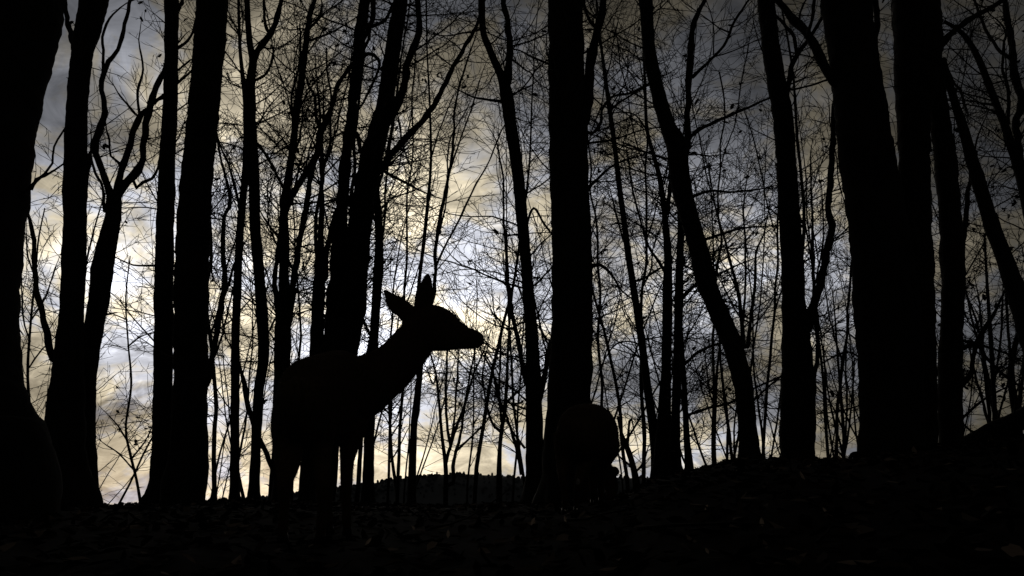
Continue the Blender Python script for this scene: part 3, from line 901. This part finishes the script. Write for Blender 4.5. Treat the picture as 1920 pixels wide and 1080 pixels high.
# thicket of young growth standing on the slope beyond the brow: a few kinds, then copies
def make_sapling(kind):
    h = (4.6, 6.0, 7.5, 5.2, 8.5)[kind]
    root = empty("thicket_sapling", (0, 0, 0))
    tk, tw, lf = MB(), MB(), MB()
    rmin = .0040
    nst = (3, 1, 2, 4, 1)[kind]
    for s_ in range(nst):
        p = Vector((rng.gauss(0, .06), rng.gauss(0, .06), -.1))
        d = Vector((rng.gauss(0, .10 * nst), rng.gauss(0, .10 * nst), 1)).normalized()
        L = h * rng.uniform(.75, 1)
        n = 22
        pts, rads = [p], [.009 + .0019 * h]
        for i in range(n):
            d = (d + rv() * .05 + Z * .04).normalized()
            p = p + d * (L / n)
            pts.append(p)
            rads.append(max((.009 + .0019 * h) * (1 - .85 * (i + 1) / n), rmin))
        tube(tk, pts, rads, 7, rough=.1)
        for q in range(int(L * 3.4 / (1 + .3 * nst))):
            i = rng.randint(4, n - 1)
            a_ = rng.random() * 6.28
            dd = Vector((math.cos(a_), math.sin(a_), rng.uniform(.3, 1.3))).normalized()
            grow(tw, pts[i], dd, rng.uniform(.5, 1.5) * (1.15 - .5 * i / n), max(rads[i] * .5, rmin), 2, rmin, up=.08, wig=.16, dens=3.6, leaves=(lf, .02))
    tk.build("trunk", M_BARK, root)
    tag(tw.build("twigs", M_TWIG, root, smooth=False), kind="stuff")
    if lf.v: tag(lf.build("withered_leaves", M_LEAF, root, smooth=False), kind="stuff")
    return root


def copy_tree(o):
    c = o.copy()
    col.objects.link(c)
    for ch in o.children:
        k = ch.copy()
        col.objects.link(k)
        k.parent = c
    return c


KIND_LABEL = ["bare three-stemmed sapling on the slope beyond the brow", "bare single-stemmed sapling on the slope beyond the brow",
              "tall bare twin-stemmed sapling on the slope beyond the brow", "bushy bare sapling of several stems on the slope beyond the brow",
              "tallest bare pole sapling on the slope beyond the brow",
              "slim bare tree with finely meshed crown on the slope beyond the brow", "tall slim bare tree with wide twiggy crown on the slope beyond the brow",
              "slim bare tree with loosely spread twiggy crown on the slope beyond the brow"]
def make_crown(kind):
    """a taller young tree: bare pole below, wide mesh of fine ascending branches above"""
    h = (8.5, 10.5, 9.5)[kind]
    root = empty("slope_tree", (0, 0, 0))
    tk, tw = MB(), MB()
    rmin = .0048
    p, d = Vector((0, 0, -.1)), Vector((rng.gauss(0, .05), rng.gauss(0, .05), 1))
    n = 30
    pts, rads = [p], [.040]
    for i in range(n):
        d = (d + rv() * .045 + Z * .05).normalized()
        p = p + d * (h / n)
        pts.append(p)
        rads.append(.040 * (1 - .85 * (i + 1) / n))
    tube(tk, pts, rads, 9, rough=.12, flare=.4)
    for q in range(30):
        i = rng.randint(8, n - 1)
        a_ = rng.random() * 6.28
        dd = Vector((math.cos(a_), math.sin(a_), rng.uniform(.2, 1.5))).normalized()
        grow(tw, pts[i], dd, rng.uniform(1.0, 2.6) * (1.2 - .6 * i / n), max(rads[i] * .5, rmin), 2, rmin, up=.07, wig=.17, dens=3.4)
    tk.build("trunk", M_BARK, root)
    tag(tw.build("twigs", M_TWIG, root, smooth=False), kind="stuff")
    return root


protos = [make_sapling(k) for k in range(5)] + [make_crown(k) for k in range(3)]
used = [False] * 8
SPOTS = []
for i in range(40):
    px = -60 + i * 2060 / 39 + rng.uniform(-18, 18)
    if (px < 330 or 690 < px < 1040) and i % 2: continue
    SPOTS.append((px, rng.uniform(11, 18), rng.randrange(5)))
for i in range(19):
    px = 200 + i * 1720 / 18 + rng.uniform(-25, 25)
    if px < 360 and i % 2: continue
    SPOTS.append((px, rng.uniform(13, 20), 5 + i % 3))
bpy.context.view_layer.update()
for i, (px, Y, k) in enumerate(SPOTS):
    o = protos[k] if not used[k] else copy_tree(protos[k])
    used[k] = True
    x = (px - 960) / FPX * Y / math.cos(PITCH)
    o.location = (x, Y, ground_z(x, Y))
    o.rotation_euler = (0, 0, rng.random() * 6.28)
    s_ = rng.uniform(.85, 1.25)
    o.scale = (s_, s_, s_)
    tag(o, KIND_LABEL[k], "sapling" if k < 5 else "tree", "bare saplings on the slope beyond the brow" if k < 5 else "slim bare trees on the slope beyond the brow")

# ------------------------------------------------------------------ fallen log
def fallen_log():
    P = [at(1790, 846, 7.95), at(1830, 826, 7.9), at(1870, 806, 7.8), (at(1905, 792, 7.7)), at(1950, 770, 7.6), at(2040, 735, 7.4)]
    W = [24, 30, 34, 36, 36, 34]
    root = empty("fallen_log", P[0][0])
    mb = MB()
    pts, rads = spline([(p, k * w / 2) for (p, k), w in zip(P, W)], .06)
    tube(mb, pts, rads, 14, rough=.16)
    mb.build("trunk", M_BARK, root)
    for (i, dx_, dz_, L) in ((10, -.1, .9, .25), (16, .2, .8, .3), (20, .3, -.9, .35)):
        b = MB()
        p = pts[min(i, len(pts) - 1)]
        grow(b, p, Vector((dx_, -.2, dz_)), L, .02, 0, .004)
        b.build("branch_stub", M_BARK, root)
    tag(root, "dark fallen log propped up the slope beyond the double trunk", "log")


fallen_log()


# ------------------------------------------------------------------ deer
def ring_tube(mb, rings, n=16, pw=2.0):
    """rings: (centre, u-vector, v-vector) closed elliptical sections"""
    base = len(mb.v)
    for (c, u, v) in rings:
        for j in range(n):
            a = 2 * math.pi * j / n
            ca, sa = math.cos(a), math.sin(a)
            mb.v.append(c + u * math.copysign(abs(ca) ** (2 / pw), ca) + v * math.copysign(abs(sa) ** (2 / pw), sa))
    for i in range(len(rings) - 1):
        o = base + i * n
        for j in range(n):
            j2 = (j + 1) % n
            mb.f.append((o + j, o + j2, o + n + j2, o + n + j))
    mb.f.append(tuple(base + j for j in reversed(range(n))))
    mb.f.append(tuple(base + (len(rings) - 1) * n + j for j in range(n)))


def body_part(mb, secs, ref, ratio=None, n=16, pw=2.0):
    """secs: (px, py, Y, in-plane diameter px, cross radius m or ratio) ; ref: axis that the cross radius follows"""
    C = [at(s[0], s[1], s[2]) for s in secs]
    fine = []
    for i, s in enumerate(secs):
        fine.append((C[i][0], s[3] * C[i][1] * .5, s[4] if ratio is None else s[3] * C[i][1] * .5 * s[4]))
    pu, ru = spline([(f[0], f[1]) for f in fine], .012)
    _, rvv = spline([(f[0], f[2]) for f in fine], .012)
    rings = []
    for i in range(len(pu)):
        t = (pu[min(i + 1, len(pu) - 1)] - pu[max(i - 1, 0)]).normalized()
        v = (ref - t * ref.dot(t)).normalized()
        u = t.cross(v).normalized()
        rings.append((pu[i], u * ru[i], v * rvv[i]))
    # rounded ends
    ring_tube(mb, rings, n, pw)


def remesh(mb, name, mat, parent, voxel):
    o = mb.build(name, mat, parent)
    m = o.modifiers.new("r", 'REMESH')
    m.mode = 'VOXEL'
    m.voxel_size = voxel
    m.use_smooth_shade = True
    s = o.modifiers.new("s", 'SMOOTH')
    s.factor = .5
    s.iterations = 6
    bpy.context.view_layer.update()
    dg = bpy.context.evaluated_depsgraph_get()
    me = bpy.data.meshes.new_from_object(o.evaluated_get(dg))
    me.name = name
    o.modifiers.clear()
    old = o.data
    o.data = me
    bpy.data.meshes.remove(old)
    if not me.materials: me.materials.append(mat)
    me.polygons.foreach_set("use_smooth", [True] * len(me.polygons))
    return o


def fur(body, parent, count, length, back):
    """short coat hair standing off the body surface"""
    me = body.data
    mb = MB()
    off = parent_loc(parent)
    polys = me.polygons
    n = len(polys)
    for q in range(count):
        p = polys[rng.randrange(n)]
        c = Vector(p.center) + off
        nr = Vector(p.normal)
        d = (nr * .75 + back * .7 + rv() * .22).normalized()
        sd_ = d.cross(rv()).normalized() * .0011
        L = length * rng.uniform(.5, 1.2)
        b = len(mb.v)
        mb.v += [c - nr * .002 - sd_, c - nr * .002 + sd_, c + d * L]
        mb.f.append((b, b + 1, b + 2))
    o = mb.build("fur", M_FUR, parent, smooth=False)
    tag(o, kind="stuff")


def ball(parent, name, c, r, mat, squash=(1, 1, 1)):
    mb = MB()
    for i in range(7):
        th = math.pi * (i + .5) / 7
        for j in range(10):
            ph = 2 * math.pi * j / 10
            mb.v.append(c + Vector((r * squash[0] * math.sin(th) * math.cos(ph), r * squash[1] * math.sin(th) * math.sin(ph), r * squash[2] * math.cos(th))))
    for i in range(6):
        for j in range(10):
            j2 = (j + 1) % 10
            mb.f.append((i * 10 + j, (i + 1) * 10 + j, (i + 1) * 10 + j2, i * 10 + j2))
    mb.f.append(tuple(range(10)))
    mb.f.append(tuple(60 + j for j in reversed(range(10))))
    return mb.build(name, mat, parent)


def hoof(parent, p, s=1.0):
    """cloven hoof standing at ground point p"""
    mb = MB()
    for sx in (-1, 1):
        b = len(mb.v)
        for (z, w, l, o) in ((0, .011, .028, .006), (.025, .010, .021, .003), (.045, .007, .012, 0)):
            for j in range(8):
                a = 2 * math.pi * j / 8
                mb.v.append(p + Vector((sx * .011 + math.cos(a) * w, o + math.sin(a) * l, z)) * s if False else
                            p + Vector(((sx * .011 + math.cos(a) * w) * s, (o + math.sin(a) * l) * s, z * s)))
        for i in range(2):
            for j in range(8):
                j2 = (j + 1) % 8
                mb.f.append((b + i * 8 + j, b + i * 8 + j2, b + (i + 1) * 8 + j2, b + (i + 1) * 8 + j))
        mb.f.append(tuple(b + j for j in reversed(range(8))))
        mb.f.append(tuple(b + 16 + j for j in range(8)))
    mb.build("hoof", M_HORN, parent)


XA, YA = Vector((1, 0, 0)), Vector((0, 1, 0))


def leg(mb, secs, hooves):
    """extends the last section to the ground under it"""
    x, y, Y, w, q = secs[-1]
    p, k = at(x, y, Y)
    zg = ground_z(p.x, p.y)
    # pixel row where the leg meets the ground at this distance
    d = Vector((p.x, Y, zg + .03)) - CAM
    yy = 540 - FPX * d.dot(UP) / d.dot(FWD)
    secs = [s for s in secs if s[1] < yy - 8] + [(x, yy, Y, w, q)]
    body_part(mb, secs, YA, ratio=True, n=10)
    pt, _ = at(x, yy, Y)
    hooves.append(Vector((pt.x, Y, zg - .004)))


def deer_standing():
    p0, _ = at(590, 1000, 3.2)
    root = empty("deer", (p0.x, p0.y, ground_z(p0.x, p0.y)))
    tag(root, "dark deer standing in silhouette with head raised and ears up", "deer")
    mb = MB()
    body_part(mb, [(552, 722, 2.93, 40, .03), (556, 736, 2.96, 95, .075), (562, 748, 3.02, 142, .102), (570, 752, 3.10, 164, .115),
                   (596, 752, 3.25, 178, .125), (622, 746, 3.38, 178, .125), (644, 742, 3.48, 170, .118), (660, 742, 3.55, 150, .10),
                   (672, 736, 3.60, 90, .06)], XA)
    body_part(mb, [(652, 735, 3.46, 130, .75), (680, 724, 3.47, 122, .68), (706, 709, 3.46, 106, .62), (735, 688, 3.45, 92, .6), (758, 664, 3.43, 84, .6),
                   (776, 640, 3.42, 80, .6), (788, 622, 3.42, 70, .6)], YA, ratio=True)
    body_part(mb, [(766, 606, 3.42, 40, .6), (778, 610, 3.42, 76, .6), (795, 613, 3.42, 92, .58), (818, 616, 3.415, 88, .56), (838, 622, 3.41, 74, .58), (856, 629, 3.405, 54, .62),
                   (872, 634, 3.40, 44, .72), (886, 636, 3.40, 37, .85), (896, 637, 3.395, 33, .9), (903, 638, 3.395, 23, .85), (908, 638, 3.395, 11, .8)], YA, ratio=True)
    # jaw line kept fuller than the bridge
    body_part(mb, [(800, 640, 3.42, 36, .7), (825, 643, 3.415, 33, .7), (850, 644, 3.41, 26, .7), (875, 644, 3.40, 17, .8), (892, 645, 3.397, 12, .8)], YA, ratio=True, n=10)
    # ears: thin cupped leaves
    body_part(mb, [(720, 543, 3.46, 5, .8), (727, 552, 3.46, 15, .6), (735, 562, 3.455, 27, .38), (744, 571, 3.45, 36, .34), (756, 580, 3.44, 34, .3), (766, 589, 3.43, 38, .5), (778, 598, 3.42, 44, .6)], YA, ratio=True)
    body_part(mb, [(802, 513, 3.36, 6, .8), (801, 523, 3.365, 17, .6), (799, 537, 3.37, 27, .42), (796, 551, 3.38, 35, .4), (793, 565, 3.39, 34, .45), (791, 582, 3.40, 30, .6)], YA, ratio=True)
    hooves = []
    leg(mb, [(544, 770, 3.06, 70, .9), (540, 805, 3.10, 64, 1.1), (540, 840, 3.10, 54, 1.2), (538, 872, 3.02, 44, 1.2), (535, 896, 2.96, 32, 1.1), (533, 915, 2.95, 25, 1.1),
             (533, 945, 2.97, 19, 1.1), (532, 970, 2.98, 18, 1.1), (531, 988, 2.99, 21, 1), (530, 1002, 3.01, 18, 1)], hooves)
    leg(mb, [(594, 775, 3.14, 72, .9), (600, 810, 3.18, 62, 1.1), (603, 842, 3.18, 42, 1.2), (605, 872, 3.12, 32, 1.2), (605, 896, 3.06, 28, 1.1), (604, 915, 3.05, 25, 1.1),
             (604, 945, 3.07, 19, 1.1), (603, 970, 3.08, 18, 1.1), (602, 986, 3.09, 21, 1), (601, 999, 3.11, 18, 1)], hooves)
    leg(mb, [(626, 780, 3.42, 56, .9), (620, 815, 3.43, 36, 1), (615, 850, 3.44, 22, 1.1), (615, 880, 3.43, 20, 1.1), (616, 900, 3.43, 21, 1.1), (617, 930, 3.44, 15, 1.1),
             (617, 960, 3.45, 14, 1.1), (617, 975, 3.45, 17, 1), (617, 990, 3.47, 15, 1)], hooves)
    leg(mb, [(664, 775, 3.47, 66, .9), (660, 805, 3.46, 56, .9), (655, 835, 3.46, 38, 1), (651, 865, 3.46, 27, 1.1), (650, 890, 3.45, 24, 1.1), (650, 905, 3.45, 24, 1.1), (650, 930, 3.46, 17, 1.1),
             (650, 955, 3.47, 16, 1.1), (650, 972, 3.47, 19, 1), (651, 990, 3.49, 16, 1)], hooves)
    bo = remesh(mb, "body", M_FUR, root, .0055)
    fur(bo, root, 26000, .010, Vector((-.25, -.5, -.8)))
    for h in hooves: hoof(root, h)
    c, k = at(836, 606, 3.375)
    ball(root, "eye", c, 7 * k, M_HORN)
    c, k = at(836, 606, 3.445)
    ball(root, "eye", c, 7 * k, M_HORN)
    c, k = at(900, 636, 3.395)
    ball(root, "nose", c, 6.5 * k, M_HORN, (.8, 1.3, 1.1))
    tm = MB()
    body_part(tm, [(553, 708, 2.94, 14, .5), (552, 722, 2.91, 24, .5), (552, 745, 2.90, 26, .45), (553, 765, 2.905, 18, .45), (554, 778, 2.91, 6, .5)], YA, ratio=True, n=10)
    tm.build("tail", M_FUR, root)


def deer_grazing():
    p0, _ = at(1095, 945, 5.2)
    root = empty("deer", (p0.x, p0.y, ground_z(p0.x, p0.y)))
    tag(root, "brownish deer grazing with lowered head, its rump turned outward, before the big straight trunk", "deer")
    mb = MB()
    body_part(mb, [(1080, 800, 4.84, 26, .04), (1081, 806, 4.87, 68, .10), (1084, 812, 4.93, 94, .145), (1090, 814, 5.02, 110, .168), (1098, 815, 5.15, 116, .19),
                   (1106, 816, 5.32, 118, .20), (1111, 820, 5.46, 110, .185), (1116, 828, 5.58, 86, .14), (1120, 836, 5.66, 40, .07)], XA, n=24, pw=2.15)
    body_part(mb, [(1104, 838, 5.05, 30, .08), (1108, 836, 5.12, 66, .155), (1111, 834, 5.25, 84, .185), (1114, 834, 5.38, 82, .18), (1115, 836, 5.5, 50, .10)], XA)
    body_part(mb, [(1112, 826, 5.50, 64, .8), (1118, 842, 5.58, 54, .75), (1124, 860, 5.62, 42, .75), (1132, 878, 5.63, 34, .75), (1140, 895, 5.62, 32, .8),
                   (1146, 915, 5.58, 27, .8), (1145, 930, 5.54, 18, .8), (1145, 938, 5.52, 10, .8)], YA, ratio=True)
    body_part(mb, [(1136, 888, 5.60, 20, .5), (1146, 885, 5.59, 23, .4), (1154, 885, 5.58, 22, .35), (1160, 889, 5.57, 10, .4)], YA, ratio=True, n=10)
    body_part(mb, [(1136, 884, 5.58, 14, .5), (1126, 884, 5.56, 16, .4), (1118, 887, 5.55, 7, .4)], YA, ratio=True, n=10)
    hooves = []
    leg(mb, [(1066, 815, 4.98, 60, .9), (1062, 848, 5.0, 48, 1.1), (1057, 872, 4.98, 30, 1.2), (1054, 892, 4.90, 16, 1.3), (1056, 905, 4.88, 15, 1.2), (1058, 920, 4.90, 11, 1.1), (1059, 936, 4.92, 12, 1), (1059, 942, 4.94, 12, 1)], hooves)
    leg(mb, [(1100, 825, 5.0, 60, .9), (1100, 852, 5.03, 46, 1.1), (1095, 874, 5.0, 28, 1.2), (1087, 893, 4.93, 17, 1.3), (1084, 906, 4.91, 15, 1.2), (1082, 922, 4.93, 11, 1.1), (1081, 936, 4.95, 12, 1), (1081, 942, 4.97, 12, 1)], hooves)
    leg(mb, [(1108, 840, 5.45, 46, .9), (1110, 870, 5.46, 30, 1), (1112, 892, 5.46, 20, 1.1), (1112, 915, 5.46, 15, 1.1), (1112, 930, 5.48, 11, 1), (1112, 940, 5.5, 11, 1)], hooves)
    leg(mb, [(1126, 845, 5.48, 46, .9), (1128, 872, 5.49, 28, 1), (1128, 895, 5.49, 16, 1.1), (1127, 915, 5.49, 13, 1.1), (1127, 930, 5.5, 10, 1), (1127, 940, 5.52, 11, 1)], hooves)
    bo = remesh(mb, "body", M_FUR, root, .008)
    fur(bo, root, 16000, .014, Vector((-.1, -.5, -.8)))
    for h in hooves: hoof(root, h)
    tm = MB()
    body_part(tm, [(1081, 790, 4.86, 12, .5), (1080, 800, 4.82, 20, .45), (1080, 818, 4.81, 22, .4), (1081, 836, 4.82, 15, .4), (1081, 846, 4.83, 5, .5)], YA, ratio=True, n=10)
    tm.build("tail", M_FUR, root)
    pf = MB()
    body_part(pf, [(1086, 892, 4.90, 4, .6), (1084, 904, 4.885, 8, .5), (1083, 918, 4.91, 5, .5), (1082, 936, 4.935, 5, .5)], YA, ratio=True, n=8)
    tag(pf.build("pale_hock_hair", M_PALEFUR, root), "pale hair along the grazing deer's hind shank")
    for xx in (1136, 1154):
        c, k = at(xx, 902, 5.58)
        ball(root, "eye", c, 3.4 * k, M_HORN)


deer_standing()
deer_grazing()

# ------------------------------------------------------------------ ground litter
lt = MB()
for q in range(9000):
    r_ = 1.2 + 9.5 * rng.random() ** .8
    a_ = rng.uniform(-R(48), R(48))
    x_, y_ = r_ * math.sin(a_), r_ * math.cos(a_)
    leaf(lt, Vector((x_, y_, ground_z(x_, y_) + rng.uniform(.002, .02))), rng.uniform(.025, .055), flat=True)
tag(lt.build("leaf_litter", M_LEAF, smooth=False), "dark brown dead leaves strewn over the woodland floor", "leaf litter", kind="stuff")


def on_ground(px, py):
    d = ray(px, py)
    t = .8
    while t < 14:
        p = CAM + d * t
        if p.z < ground_z(p.x, p.y): break
        t += .01
    return p


PALE = [(1430, 996, 16, "pale upright curled leaf, brightest on the dark slope"), (1325, 965, 14, "slim pale leaf standing on edge on the dark slope"),
        (1506, 905, 16, "grey-white leaf lying high on the bank under the straight forked trunk"), (1327, 1048, 11, "small pale leaf tip low on the dark slope beside a darker leaf"),
        (775, 1000, 10, "small pale leaf on the ground past the standing deer's forelegs"), (840, 1015, 16, "russet leaf curled on the ground ahead of the standing deer"),
        (1060, 985, 12, "greyish leaf on the ground behind the grazing deer's hind hooves"), (1548, 970, 12, "thin leaf on edge below the double trunk pair"),
        (1000, 994, 18, "long flat leaf on the ground below the slim Y-forked trunk"), (690, 1028, 16, "pale curved leaf on the ground near the standing deer's forehooves")]
for (px, py, s, lab) in PALE:
    p = on_ground(px, py)
    d = (p - CAM).length
    mb = MB()
    k = d / FPX * s * .5
    st = rng.getstate()
    for _ in range(1):
        leaf(mb, Vector((0, 0, 0)), k, up=True)
    o = mb.build("fallen_leaf", M_PALE, smooth=False)
    zmin = min(v.co.z for v in o.data.vertices)
    o.location = (p.x, p.y, ground_z(p.x, p.y) - zmin + .012)
    tag(o, lab, "leaf")

# fallen sticks
for i, (px, py, L, lab) in enumerate([(905, 1000, .5, "thin dark stick lying on the ground between the two deer"), (1160, 985, .45, "thin stick lying on the ground below the bowed little sapling"),
                                      (1640, 900, .6, "thin stick lying at the foot of the double trunk pair"), (1320, 1005, .4, "short bent stick on the bare slope")]):
    p = on_ground(px, py)
    mb = MB()
    a_ = rng.uniform(-.5, .5)
    grow(mb, Vector((-L / 2, 0, 0)), Vector((math.cos(a_), math.sin(a_), 0)), L, .008, 0, .003, up=0, wig=.12)
    o = mb.build("fallen_stick", M_TWIG)
    o.location = p + Z * .022
    tag(o, lab, "stick")

scene.render.engine = 'CYCLES'
scene.render.resolution_x = 1024
scene.render.resolution_y = 576
